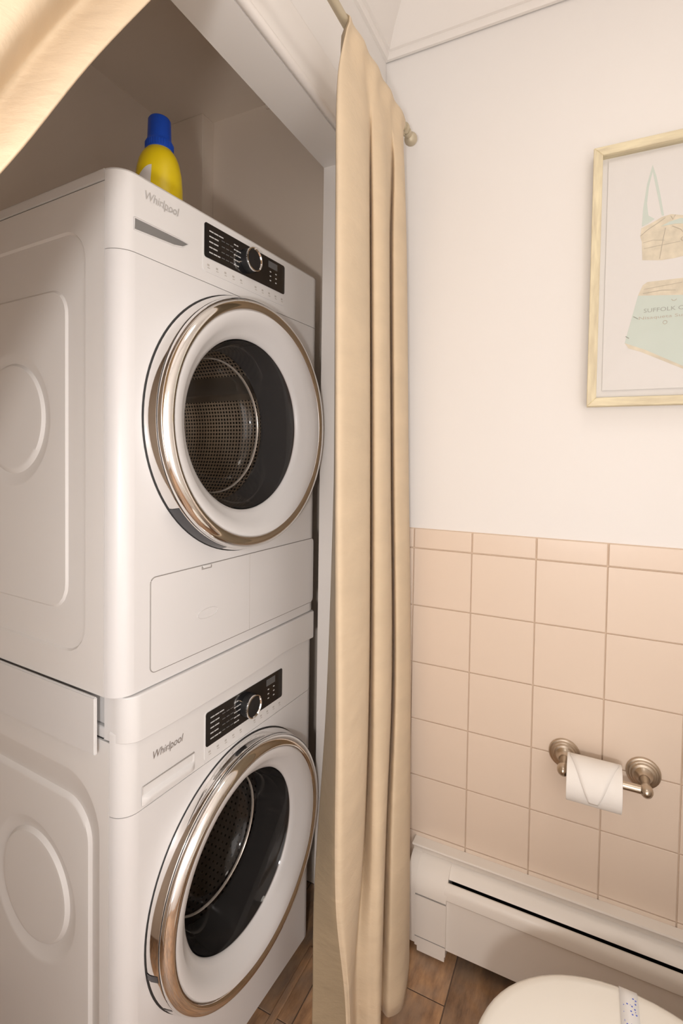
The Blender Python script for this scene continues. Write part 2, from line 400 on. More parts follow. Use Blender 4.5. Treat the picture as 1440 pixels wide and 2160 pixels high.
# other walls and ceiling
wr = box('wall_right', (RX, RX+T), (RY-T, T), (0, CEIL), m_wall); struct(wr, 'white painted wall behind the toilet', 'wall')
wf = box('wall_front', (CW, RX), (RY-T, RY), (0, CEIL), m_wall); struct(wf, 'white painted wall behind the camera', 'wall')
ce = box('ceiling', (XI, RX+T), (RY-T, T), (CEIL, CEIL+0.06), m_ceil); struct(ce, 'white painted bathroom ceiling', 'ceiling')

# crown moulding (profile: projection p, drop d from ceiling)
crown = [(0, 0.122), (0.008, 0.122), (0.012, 0.114), (0.012, 0.106), (0.018, 0.104), (0.020, 0.094), (0.034, 0.066), (0.058, 0.040), (0.066, 0.030), (0.070, 0.028), (0.070, 0.016), (0.078, 0.014), (0.078, 0.0), (0, 0)]
n = len(crown)
def crown_run(name, f0, f1, label):
    V = [f0(p, d) for p, d in crown]+[f1(p, d) for p, d in crown]
    F = [(i, (i+1) % n, n+(i+1) % n, n+i) for i in range(n)]+[tuple(range(n)), tuple(range(n, 2*n))]
    o = link(name, mesh(name, V, F, 35), m_trim); struct(o, label, 'trim'); return o
crown_run('trim_4', lambda p, d: (CW+p, -p, CEIL-d), lambda p, d: (RX, -p, CEIL-d), 'white crown moulding above the tiled wall')
crown_run('trim_5', lambda p, d: (CW+p, -p, CEIL-d), lambda p, d: (CW+p, RY, CEIL-d), 'white crown moulding above the closet opening')

# threshold strip in front of the washer
o = box('trim_6', (-0.205, -0.188), (OY0, OY1), (0.0, 0.006), m_plank, None, 0.002); struct(o, 'narrow dark threshold strip along the closet floor', 'trim')

# ------------------------------------------------------------------ washer and dryer
MR = PI/2-0.0544
MO = (-0.2402, -0.7534, 0)
MW = 0.590

def rrect_ray(c, ang, x0, x1, z0, z1, r):
    """distance from c along ang to a rounded rectangle"""
    dx, dz = math.cos(ang), math.sin(ang)
    def inside(t):
        x, z = c[0]+dx*t, c[1]+dz*t
        qx = max(x0+r-x, x-(x1-r), 0); qz = max(z0+r-z, z-(z1-r), 0)
        return x0 <= x <= x1 and z0 <= z <= z1 and math.hypot(qx, qz) <= r+1e-12
    lo, hi = 0.0, 3.0
    for _ in range(40):
        mid = (lo+hi)/2
        if inside(mid): lo = mid
        else: hi = mid
    return lo
def ray_angles(c, rect, N=160):
    A = [2*PI*i/N for i in range(N)]
    for x in rect[:2]:
        for z in rect[2:]: A.append(math.atan2(z-c[1], x-c[0]) % (2*PI))
    return sorted(set(round(a, 9) for a in A))
def ringed(name, c, loops, mk, rect, m, parent, fill=True, N=160, smooth=35):
    """loops: list of (kind, args, height); star-shaped about c; mk(a, b, height) -> vertex"""
    A = ray_angles(c, rect, N); n = len(A); V, F = [], []
    for kind, args, h in loops:
        for a in A:
            if kind == 'rect': t = rrect_ray(c, a, *args)
            else: # circle centre (x,z), r
                ox, oz = c[0]-args[0], c[1]-args[1]; bb = ox*math.cos(a)+oz*math.sin(a)
                t = -bb+math.sqrt(bb*bb-(ox*ox+oz*oz-args[2]**2))
            V.append(mk(c[0]+math.cos(a)*t, c[1]+math.sin(a)*t, h))
    for i in range(len(loops)-1):
        for j in range(n): F.append((i*n+j, i*n+(j+1) % n, (i+1)*n+(j+1) % n, (i+1)*n+j))
    if fill: F.append(tuple(range((len(loops)-1)*n, len(loops)*n)))
    return link(name, mesh(name, V, F, smooth), m, parent)

def machine(name, z0, z1, seam, u0, u1, dc, side_loops, dc_side, glassm, drumm, label, dark_handle, shift):
    """front face at local y=0, room side is -y; local z = world z - z0"""
    t = empty(name, (MO[0], MO[1], z0), MR)
    H = z1-z0; R = 0.032; D = 0.60; sz = seam-z0; cz = dc[1]-z0; cx = dc[0]
    # cabinet body behind the front: open shell of back, bottom and far side
    V, F = merge([boxvf((u0+0.012, u1-0.012), (D-0.01, D), (0.02, H-0.03)), boxvf((u0+0.012, u1-0.012), (0.034, D), (0.02, 0.03)), boxvf((u0+0.012, u1-0.012), (0.034, D), (H-0.045, H-0.028))])
    link('cabinet', mesh('cabinet', V, F), m_side, t)
    # side panels with pressed relief
    sl = [(k, (a[0], a[1], a[2]-z0, a[3]-z0, a[4]) if k == 'rect' else (a[0], a[1]-z0, a[2]), h) for k, a, h in side_loops]
    top_side = H-0.022; sb = shift['sb']
    sl = [('rect', (0.033, D, sb, top_side, 0.0), 0.012), ('rect', (0.033, D, sb, top_side, 0.0), 0.0)]+sl
    rect = (0.033, D, sb, top_side)
    ringed('side_panel', (dc_side[0], dc_side[1]-z0), sl, lambda d, z, h: (u0+h, d, z), rect, m_side, t)
    ringed('side_panel', (dc_side[0], dc_side[1]-z0), sl, lambda d, z, h: (u1-h, d, z), rect, m_side, t)
    # top panel
    box('top_panel', (u0+0.001, u1-0.001), (0.034, D), (H-0.0192, H), m_wplast, t, 0.003)
    box('top_seam', (u0+0.003, u1-0.003), (0.036, D-0.004), (H-0.024, H-0.018), m_dark, t)
    # shells with rounded vertical corners: fascia above the seam, front below
    def ushape(zz0, zz1, hole):
        arc = [(u0+R-R*math.sin(a), R-R*math.cos(a)) for a in [PI/2*i/8 for i in range(9)]]   # from front to side
        left = arc; right = [(u1-(x-u0), y) for x, y in arc]
        V, F = [], []
        def strip(pts):
            b = len(V)
            for x, y in pts: V.extend([(x, y, zz0), (x, y, zz1)])
            for i in range(len(pts)-1): F.append((b+2*i, b+2*i+2, b+2*i+3, b+2*i+1))
        strip(left+[(left[-1][0]+0.004, left[-1][1]+0.0)]); strip(right+[(right[-1][0]-0.004, right[-1][1])])
        if not hole:
            b = len(V); V.extend([(u0+R, 0, zz0), (u1-R, 0, zz0), (u1-R, 0, zz1), (u0+R, 0, zz1)]); F.append((b, b+1, b+2, b+3))
        else:
            c = (cx, cz); rc = (u0+R, u1-R, zz0, zz1); A = ray_angles(c, rc, 128); n = len(A); b = len(V)
            for a in A:
                tt = rrect_ray(c, a, *rc, 0.0); V.append((c[0]+tt*math.cos(a), 0, c[1]+tt*math.sin(a)))
            for a in A: V.append((c[0]+0.205*math.cos(a), 0, c[1]+0.205*math.sin(a)))
            for a in A: V.append((c[0]+0.205*math.cos(a), 0.03, c[1]+0.205*math.sin(a)))
            for k in (0, 1):
                for j in range(n): F.append((b+k*n+j, b+k*n+(j+1) % n, b+(k+1)*n+(j+1) % n, b+(k+1)*n+j))
        # top and bottom returns
        for zz in (zz0, zz1):
            b = len(V); pts = list(reversed(left))+right
            V.extend([(x, y, zz) for x, y in pts]); F.append(tuple(range(b, len(V))))
        return V, F
    V, F = ushape(max(sb, 0.001), sz-0.0007, True)
    link('front_panel', mesh('front_panel', V, F, 30), m_white, t)
    V, F = ushape(sz+0.0007, H-0.006, False)
    # domed top edge of the fascia
    pts = [(u0+R-R*math.sin(a), R-R*math.cos(a)) for a in [PI/2*i/8 for i in range(8, -1, -1)]]
    pts = pts+[(u1-(x-u0), y) for x, y in reversed(pts)]
    b = len(V); rows = [(0, H-0.006), (0.0015, H-0.0025), (0.006, H)]
    cxm, cym = (u0+u1)/2, R
    for ins, zz in rows:
        for x, y in pts:
            k = Vector((cxm-x, cym-y)); k = Vector((max(-1, min(1, k.x/0.05)), 1 if y < R-1e-6 else 0))*ins
            V.append((x+k.x if abs(cxm-x) > MW/2-R-0.002 else x, y+k.y, zz))
    q = len(pts)
    for i in range(2):
        for j in range(q-1): F.append((b+i*q+j, b+i*q+j+1, b+(i+1)*q+j+1, b+(i+1)*q+j))
    F.append(tuple(range(b+2*q, b+3*q)))
    fas = link('control_fascia', mesh('control_fascia', V, F, 40), m_wplast, t)
    V, F = [], []
    ins = [(u0+R-(R-0.0022)*math.sin(a), R-(R-0.0022)*math.cos(a)) for a in [PI/2*i/8 for i in range(8, -1, -1)]]
    ins = ins+[(u1-(x-u0), y) for x, y in reversed(ins)]
    for x, y in ins: V += [(x, y, sz-0.004), (x, y, sz+0.004)]
    for i in range(len(ins)-1): F.append((2*i, 2*i+2, 2*i+3, 2*i+1))
    link('seam_strip', mesh('seam_strip', V, F, 40), m_seam, t)

    # display
    dz0, dz1, du0, du1 = shift['disp']; dz0 -= z0; dz1 -= z0
    def rr(x0, x1, a0, a1, r, nn=5):
        P = []
        for (ccx, ccz, s) in ((x1-r, a1-r, 0), (x0+r, a1-r, PI/2), (x0+r, a0+r, PI), (x1-r, a0+r, 3*PI/2)):
            for i in range(nn+1):
                an = s+PI/2*i/nn; P.append((ccx+r*math.cos(an), ccz+r*math.sin(an)))
        return P
    hsz = shift['strip']
    prism('icon_strip', rr(du0-0.002, du1+0.002, dz0-hsz, dz1+0.0015, 0.006), 'y', -0.0012, 0.002, m_wplast, fas)
    dp = prism('display', rr(du0, du1, dz0, dz1, 0.005), 'y', -0.0022, 0.001, m_black, fas)
    V, F = [], []; V2, F2 = [], []
    rnd = random.Random(5)
    hgt = dz1-dz0
    parts, dim = [], []
    for col, (ca, cnt, ln) in enumerate(((0.012, 5, 0.030), (0.080, 5, 0.020))):
        for i in range(cnt):
            zc = dz1-hgt*(0.20+0.62*i/(cnt-1))
            xx = du0+ca
            for k in range(rnd.choice((2, 3))):
                wd = ln*rnd.uniform(0.22, 0.42)
                parts.append(boxvf((xx, xx+wd), (-0.0025, -0.002), (zc-0.0011, zc+0.0011))); xx += wd+0.0015
    for i in range(4):
        zc = dz1-hgt*(0.30+0.17*i)
        for k in range(3): dim.append(boxvf((du0+0.045+0.012*k, du0+0.054+0.012*k), (-0.0025, -0.002), (zc-0.0008, zc+0.0008)))
    for i in range(3):
        for k in range(2):
            zc = dz1-hgt*(0.45+0.15*i)
            parts.append(boxvf((du1-0.055+0.02*k, du1-0.050+0.02*k), (-0.0025, -0.002), (zc-0.0012, zc+0.0012)))
    V, F = merge(parts); link('panel_lettering', mesh('panel_lettering', V, F), m_mark, fas)['kind'] = 'stuff'
    V, F = merge(dim); link('panel_lettering', mesh('panel_lettering', V, F), m_dimmark, fas)['kind'] = 'stuff'
    link('screen', box_mesh('screen', (du1-0.060, du1-0.028), (-0.0025, -0.002), (dz1-hgt*0.32, dz1-hgt*0.10)), m_dimmark, fas)
    ic = []
    for i in range(11):
        xx = du0+0.008+(du1-du0-0.02)*i/10
        zc = dz0-hsz*0.52
        if i in (5,): continue
        ic.append(boxvf((xx, xx+0.0055), (-0.0016, -0.0012), (zc-0.001, zc+0.0026)))
        ic.append(boxvf((xx+0.001, xx+0.007), (-0.0016, -0.0012), (zc-0.005, zc-0.0036)))
    V, F = merge(ic); link('icon_print', mesh('icon_print', V, F), m_icon, fas)['kind'] = 'stuff'
    # knob
    ku, kz, kr = shift['knob']; kz -= z0
    fr = ((ku, 0, kz), (1, 0, 0), (0, 0, 1), (0, -1, 0))
    kn = lathe('knob', [(kr*0.98, 0.0), (kr, 0.003), (kr*0.93, 0.017), (kr*0.80, 0.019), (0.0005, 0.018)], 48, fr, m_knob, fas, 35)
    lathe('knob_ring', [(kr*0.955, 0.0155), (kr*1.005, 0.0175), (kr*0.98, 0.0205), (kr*0.90, 0.0210), (kr*0.84, 0.0185)], 48, fr, m_chrome, kn, 60)
    a = shift['tick']
    V, F = tube_vf([(ku+math.cos(a)*kr*1.0, -0.006, kz+math.sin(a)*kr*1.0), (ku+math.cos(a)*kr*1.5, -0.003, kz+math.sin(a)*kr*1.5)], 0.0009, 6)
    link('knob_pointer', mesh('knob_pointer', V, F), m_chrome, kn)
    # brand lettering
    lu, lz, lw_ = shift['logo']
    text_fit('lettering', 'Whirlpool', lw_, shift['logomat'], fas, (lu, -0.0012, lz-z0), shear=0.25, height=lw_*0.26)
    ring = []
    for i in range(25):
        an = PI*1.05+1.1*PI*i/24*0.75
        ring.append((lu+lw_*0.62+lw_*0.20*math.cos(an), -0.0010, lz-z0+0.006+0.0065*math.sin(an)))
    V, F = tube_vf(ring, 0.0003, 5); link('logo_swoosh', mesh('logo_swoosh', V, F), m_logofaint, fas)
    # detergent drawer grip
    g = [(a, b-z0) for a, b in shift['grip']]
    if dark_handle:
        prism('drawer_grip', g, 'y', -0.0006, 0.004, m_grey, fas)
        V, F = tube_vf([(a, -0.0008, b) for a, b in g]+[(g[0][0], -0.0008, g[0][1])], 0.0012, 6); link('grip_rim', mesh('grip_rim', V, F, 60), m_wplast, fas)
    else:
        # scooped white grip: a shallow dished panel framed by a rim
        x0, x1 = g[0][0], g[1][0]; a0, a1 = g[3][1], g[0][1]
        V, F = [], []; nx, nz_ = 24, 10
        for i in range(nx+1):
            for j in range(nz_+1):
                s, q = i/nx, j/nz_
                ed = min(1, s/0.08, (1-s)/0.08); ed = ed*ed*(3-2*ed)
                dep = ed*(0.004+0.010*q) if q < 0.86 else ed*0.013*(1-q)/0.14
                if q == 0: dep = 0
                V.append((x0+(x1-x0)*s, -0.0012-0.006*ed*(1-abs(2*q-0.5)) if q < 0.5 else -0.0012+dep*0.25, a0+(a1-a0)*q))
        for i in range(nx):
            for j in range(nz_): F.append((i*(nz_+1)+j, (i+1)*(nz_+1)+j, (i+1)*(nz_+1)+j+1, i*(nz_+1)+j+1))
        link('drawer_grip', mesh('drawer_grip', V, F, 60), m_wplast, fas)
        V, F = tube_vf([(x0+0.002, -0.0006, a1-0.001), (x1-0.001, -0.0006, a1-0.001)], [0.0008, 0.0014], 6); link('grip_gap', mesh('grip_gap', V, F, 60), m_seam, fas)

    # door
    fr = ((cx, 0, cz), (1, 0, 0), (0, 0, 1), (0, -1, 0))
    Rb = shift['R']; Rg = shift['Rg']
    lathe('door_gap', [(Rb+0.0025, 0.0004), (Rb-0.01, 0.0012)], 96, fr, m_dark, t)
    dr = lathe('door', [(Rb-0.030, 0.040), (Rb-0.036, 0.0405), (Rb-0.05, 0.036), (Rg+0.022, 0.026), (Rg+0.008, 0.016), (Rg, 0.009), (Rg-0.001, 0.003)], 128, fr, m_white, t, 50)
    lathe('chrome_band', [(Rb, 0.001), (Rb, 0.010), (Rb-0.004, 0.024), (Rb-0.0055, 0.026)], 128, fr, m_chrome, dr, 50)
    lathe('chrome_bead', [(Rb-0.0065, 0.025), (Rb-0.005, 0.029), (Rb-0.007, 0.035), (Rb-0.012, 0.041), (Rb-0.019, 0.0445), (Rb-0.026, 0.0445), (Rb-0.031, 0.041), (Rb-0.032, 0.036)], 128, fr, m_chrome, dr, 60)
    lathe('band_groove', [(Rb-0.0052, 0.0245), (Rb-0.0052, 0.0272)], 128, fr, m_dark, dr)
    for (a0, a1) in shift['pull']:
        lathe('door_pull', [(Rb+0.0008, 0.001), (Rb+0.0006, 0.010), (Rb-0.0035, 0.0235)], 24, fr, m_gasket, dr, 60, a0=a0, a1=a1)
    # glass bowl
    gl = lathe('glass_bowl', [(Rg-0.003, 0.006), (Rg-0.008, -0.004), (Rg-0.018, -0.035), (Rg-0.032, -0.085), (Rg-0.045, -0.108), (Rg-0.075, -0.122), (0.04, -0.130), (0.0008, -0.131)], 96, fr, glassm, dr, 60)
    lathe('inner_liner', [(Rg-0.0030, 0.0035), (Rg-0.0040, -0.012), (Rg-0.0080, -0.040), (Rg-0.0150, -0.078), (Rg-0.0120, -0.088)], 96, fr, m_liner, dr, 60)
    lathe('bowl_rim', [(Rg-0.0290, -0.083), (Rg-0.0310, -0.0815), (Rg-0.0330, -0.0835), (Rg-0.0330, -0.087)], 96, fr, m_rim, dr, 80)
    # gasket, drum
    lathe('gasket', [(0.205, -0.004), (0.200, -0.03), (0.186, -0.040), (0.178, -0.050), (0.186, -0.062), (0.205, -0.075), (0.232, -0.085)], 96, fr, m_gasket, t, 50)
    lathe('drum', [(0.228, -0.080), (0.236, -0.090), (0.236, -0.43)], 96, fr, drumm, t, 60, uv=True)
    lathe('drum_back', [(0.236, -0.43), (0.20, -0.45), (0.16, -0.44), (0.15, -0.425), (0.07, -0.415), (0.0008, -0.41)], 64, fr, m_steel, t, 40)
    for k in range(3):
        an = 0.5+2*PI*k/3
        bm_v = []
        ca, sa = math.cos(an), math.sin(an)
        for h in (-0.10, -0.42):
            for (r, tq) in ((0.236, -0.035), (0.200, -0.012), (0.192, 0.0), (0.200, 0.012), (0.236, 0.035)):
                bm_v.append((cx+r*ca-tq*sa, -h, cz+r*sa+tq*ca))
        fcs = [(i, i+1, i+6, i+5) for i in range(4)]+[(0, 1, 2, 3, 4), (5, 6, 7, 8, 9)]
        link('drum_baffle', mesh('drum_baffle', bm_v, fcs, 40), m_steel, t)
    # levelling feet
    for fx in (u0+0.06, u1-0.06):
        for fy in (0.06, D-0.06):
            V, F, U = lathe_vf([(0.0005, -shift['foot']), (0.020, -shift['foot']), (0.020, -shift['foot']+0.012), (0.009, -shift['foot']+0.016), (0.009, 0.03)], 16, ((fx, fy, 0), (1, 0, 0), (0, 1, 0), (0, 0, 1)))
            link('foot', mesh('foot', V, F, 40), m_dark, t)
    return t, rr

P = lambda *a: ('rect', a)
dryer, rr = machine('clothes_dryer', 0.894, 1.737, 1.609, 0.0, MW, (0.303, 1.350),
    [('rect', (0.080, 0.555, 0.950, 1.655, 0.055), 0.0), ('rect', (0.0835, 0.5515, 0.9535, 1.6515, 0.0515), 0.0035),
     ('rect', (0.131, 0.504, 1.018, 1.566, 0.046), 0.0035), ('rect', (0.135, 0.500, 1.022, 1.562, 0.042), 0.0002),
     ('circ', (0.300, 1.347, 0.124), 0.0002), ('circ', (0.300, 1.347, 0.119), 0.0016), ('circ', (0.300, 1.349, 0.101), 0.0050), ('circ', (0.300, 1.350, 0.096), 0.0005), ('circ', (0.300, 1.350, 0.090), 0.0001)],
    (0.300, 1.347), m_glass, m_drumd, '', True,
    dict(disp=(1.655, 1.7185, 0.181, 0.432), strip=0.026, knob=(0.305, 1.688, 0.0240), tick=PI*1.12, logo=(0.050, 1.7015, 0.071), logomat=m_logofaint,
         grip=[(0.029, 1.6635), (0.122, 1.6640), (0.143, 1.6625), (0.130, 1.6530), (0.110, 1.6490), (0.029, 1.6445)], R=0.256, Rg=0.175, pull=[(PI*1.21, PI*1.40)], foot=0.0008, sb=0.0005))
tag(dryer, 'white front-loading dryer stacked on top of the washer', 'dryer')
z0 = 0.894
# kick panel of the dryer: outlined door with a latch and an oval badge
kp = rr(0.064, 0.571, 0.917-z0, 1.079-z0, 0.010)
prism('kick_panel', kp, 'y', -0.0014, 0.002, m_white, dryer)
V, F = tube_vf([(a, -0.0002, b) for a, b in kp]+[(kp[0][0], -0.0002, kp[0][1])], 0.0014, 6); link('kick_panel_gap', mesh('kick_panel_gap', V, F, 60), m_seam, dryer)
box('kick_panel_joint', (0.3202, 0.3210), (-0.0016, 0.0), (0.918-z0, 1.078-z0), m_icon, dryer)
box('latch', (0.180, 0.206), (-0.0030, 0.001), (1.0715-z0, 1.0775-z0), m_seam, dryer, 0.001)
box('latch_tab', (0.183, 0.203), (-0.0036, 0.001), (1.0735-z0, 1.079-z0), m_wplast, dryer, 0.001)
ov = [(0.197+0.0265*math.cos(2*PI*i/40), 0.0, 0.986-z0+0.009*math.sin(2*PI*i/40)) for i in range(40)]
V, F = tube_vf([(a, -0.0016, b) for a, _, b in ov]+[(ov[0][0], -0.0016, ov[0][2])], 0.0007, 6); link('oval_badge', mesh('oval_badge', V, F, 60), m_wplast, dryer)

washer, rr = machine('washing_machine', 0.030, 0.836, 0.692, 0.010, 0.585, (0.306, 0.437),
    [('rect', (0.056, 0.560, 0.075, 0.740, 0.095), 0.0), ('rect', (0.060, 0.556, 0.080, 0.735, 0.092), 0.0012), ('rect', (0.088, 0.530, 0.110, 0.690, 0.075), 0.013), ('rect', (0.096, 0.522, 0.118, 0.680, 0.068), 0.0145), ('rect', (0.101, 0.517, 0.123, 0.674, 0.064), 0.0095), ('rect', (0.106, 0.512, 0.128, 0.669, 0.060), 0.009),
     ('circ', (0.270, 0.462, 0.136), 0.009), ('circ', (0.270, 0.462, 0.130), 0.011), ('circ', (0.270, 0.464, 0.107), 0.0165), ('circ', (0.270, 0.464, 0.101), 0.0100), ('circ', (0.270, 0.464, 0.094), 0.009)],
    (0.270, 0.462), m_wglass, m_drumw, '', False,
    dict(disp=(0.724, 0.791, 0.194, 0.441), strip=0.026, knob=(0.318, 0.756, 0.0245), tick=PI*0.80, logo=(0.070, 0.7665, 0.068), logomat=m_logo,
         grip=[(0.047, 0.7310), (0.166, 0.7310), (0.166, 0.6985), (0.047, 0.6985)], R=0.250, Rg=0.170, pull=[(PI*1.045, PI*1.062), (PI*1.165, PI*1.175)], foot=0.029, sb=0.012))
tag(washer, 'white front-loading washing machine standing on the floor under the dryer', 'washing machine')

# stacking kit between the two machines
sk = empty('stacking_kit', (MO[0], MO[1], 0.836), MR)
tag(sk, 'white plastic stacking kit joining dryer and washer', 'stacking kit')
zb = 0.836
R = 0.030
bot = [(0.012, 0.8165), (0.05, 0.8125), (0.10, 0.8120), (0.20, 0.8145), (0.30, 0.8175), (0.38, 0.8225), (0.43, 0.8270), (0.50, 0.8265), (0.566, 0.8235)]
V, F = [], []
arc = [(0.012+R-R*math.sin(a), R-R*math.cos(a)) for a in [PI/2*i/6 for i in range(6, -1, -1)]]
path = [(0.0105, 0.052)]+arc+[(x, 0.0) for x, _ in bot[2:-1]]+[(0.568-0.0, 0.0), (0.575, 0.004), (0.577, 0.02)]
def zbot(x):
    for i in range(len(bot)-1):
        if bot[i][0] <= x <= bot[i+1][0]:
            k = (x-bot[i][0])/(bot[i+1][0]-bot[i][0]); return bot[i][1]+(bot[i+1][1]-bot[i][1])*k
    return bot[0][1] if x < bot[0][0] else bot[-1][1]
for x, y in path:
    b_ = zbot(x)-zb; tp = 0.8925-zb
    V += [(x, y-0.004, b_), (x, y-0.0065, b_+0.002), (x, y-0.0065, tp-0.003), (x, y-0.003, tp), (x, y+0.020, tp)]
for i in range(len(path)-1):
    for j in range(4): F.append((i*5+j, (i+1)*5+j, (i+1)*5+j+1, i*5+j+1))
link('front_cover', mesh('front_cover', V, F, 50), m_wplast, sk)
def rail(u_in, u_out):
    pts = [(0.046, 0.8925-zb), (0.60, 0.8925-zb), (0.60, 0.795-zb), (0.046, 0.797-zb)]
    V = [(u_out, d, z) for d, z in pts]+[(u_in, d, z) for d, z in pts]
    me = mesh('side_rail', V, [(0, 1, 2, 3), (4, 5, 6, 7), (0, 1, 5, 4), (1, 2, 6, 5), (2, 3, 7, 6), (3, 0, 4, 7)])
    bm = bmesh.new(); bm.from_mesh(me); bmesh.ops.bevel(bm, geom=bm.edges[:], offset=0.0018, segments=2, affect='EDGES'); bm.to_mesh(me); bm.free()
    return me
link('side_rail', rail(-0.001, -0.007), m_wplast, sk)
link('side_rail', rail(MW+0.001, MW+0.007), m_wplast, sk)
box('tray', (0.016, MW-0.016), (0.033, 0.59), (0.838-zb, 0.888-zb), m_wplast, sk, 0.002)

# ------------------------------------------------------------------ detergent bottle on the dryer
db = empty('detergent_bottle', (-0.395, -0.522, 1.7375), math.radians(62))
tag(db, 'yellow laundry detergent bottle with blue cap on the dryer', 'bottle')
prof = [(0.0, 0.042), (0.004, 0.046), (0.05, 0.0485), (0.10, 0.0475), (0.130, 0.0450), (0.150, 0.0405), (0.162, 0.0355), (0.170, 0.0300), (0.176, 0.0255)]
V, F = [], []; N = 40
for z, r in prof:
    for j in range(N):
        a = 2*PI*j/N; e = 0.75+0.25*min(1, max(0, (z-0.10)/0.07))
        V.append((r*math.cos(a), r*e*math.sin(a), z))
for i in range(len(prof)-1):
    for j in range(N): F.append((i*N+j, i*N+(j+1) % N, (i+1)*N+(j+1) % N, (i+1)*N+j))
F.append(tuple(range(N))); F.append(tuple(range((len(prof)-1)*N, len(prof)*N)))
link('bottle_body', mesh('bottle_body', V, F, 50), m_yellow, db)
fr = ((0, 0, 0), (1, 0, 0), (0, 1, 0), (0, 0, 1))
cp = lathe('cap', [(0.0255, 0.174), (0.0275, 0.176), (0.0275, 0.188), (0.0265, 0.191), (0.0238, 0.198), (0.0225, 0.236), (0.0200, 0.240), (0.0005, 0.240)], 40, fr, m_blue, db, 40)
parts = []
for k in range(36):
    a = 2*PI*k/36; ca, sa = math.cos(a), math.sin(a)
    parts.append(([(0.0277*ca-0.001*sa, 0.0277*sa+0.001*ca, 0.177), (0.0277*ca+0.001*sa, 0.0277*sa-0.001*ca, 0.177), (0.0284*ca, 0.0284*sa, 0.177), (0.0277*ca-0.001*sa, 0.0277*sa+0.001*ca, 0.189), (0.0277*ca+0.001*sa, 0.0277*sa-0.001*ca, 0.189), (0.0284*ca, 0.0284*sa, 0.189)], [(0, 1, 2), (3, 4, 5), (0, 2, 5, 3), (1, 2, 5, 4)]))
V, F = merge(parts); link('cap_ribs', mesh('cap_ribs', V, F), m_blue, cp)
# white label on the left of the face turned to the camera
V, F = [], []; na, nz_ = 10, 8
def body_r(z):
    for i in range(len(prof)-1):
        if prof[i][0] <= z <= prof[i+1][0]:
            k = (z-prof[i][0])/(prof[i+1][0]-prof[i][0]); return prof[i][1]+(prof[i+1][1]-prof[i][1])*k
    return prof[0][1]
LA0, LA1 = math.radians(200), math.radians(238)
for i in range(na+1):
    a = LA0+(LA1-LA0)*i/na
    ztop = 0.105+0.022*math.sin(PI*0.5*i/na)
    for j in range(nz_+1):
        z = 0.02+(ztop-0.02)*j/nz_; r = body_r(z)+0.0006; e = 0.75+0.25*min(1, max(0, (z-0.10)/0.07))
        V.append((r*math.cos(a), r*e*math.sin(a), z))
for i in range(na):
    for j in range(nz_): F.append((i*(nz_+1)+j, (i+1)*(nz_+1)+j, (i+1)*(nz_+1)+j+1, i*(nz_+1)+j+1))
link('label_patch', mesh('label_patch', V, F, 60), m_label, db)

# ------------------------------------------------------------------ curtain rod and curtains
RXc, RZ = -0.010, 2.098
rod = empty('curtain_rod', (RXc, -0.75, RZ)); tag(rod, 'slim brass-toned curtain rod with ball finial above closet opening', 'curtain rod')
V, F = tube_vf([(0, -0.72, 0), (0, 0.662, 0)], 0.0085, 16); link('rod', mesh('rod', V, F, 60), m_rod, rod)
fr = ((0, 0.655, 0), (1, 0, 0), (0, 0, 1), (0, 1, 0))
fin = lathe('finial', [(0.0005, 0.0), (0.0105, 0.0), (0.0115, 0.006), (0.0095, 0.012), (0.0075, 0.020)]+[(0.0165*math.sin(a), 0.036-0.0165*math.cos(a)) for a in [0.35+(PI-0.36)*i/12 for i in range(13)]], 24, fr, m_rod, rod, 50)
for yb in (0.643, -0.66):
    V, F = merge([tube_vf([(-0.104, yb, -0.01), (-0.06, yb, -0.014), (0, yb, -0.013)], 0.005, 8), tube_vf([(0.0, yb-0.004, 0), (0.0, yb+0.004, 0)], 0.0125, 14), boxvf((-0.105, -0.100), (yb-0.01, yb+0.01), (-0.035, 0.02))])
    link('bracket', mesh('bracket', V, F, 50), m_rod, rod)

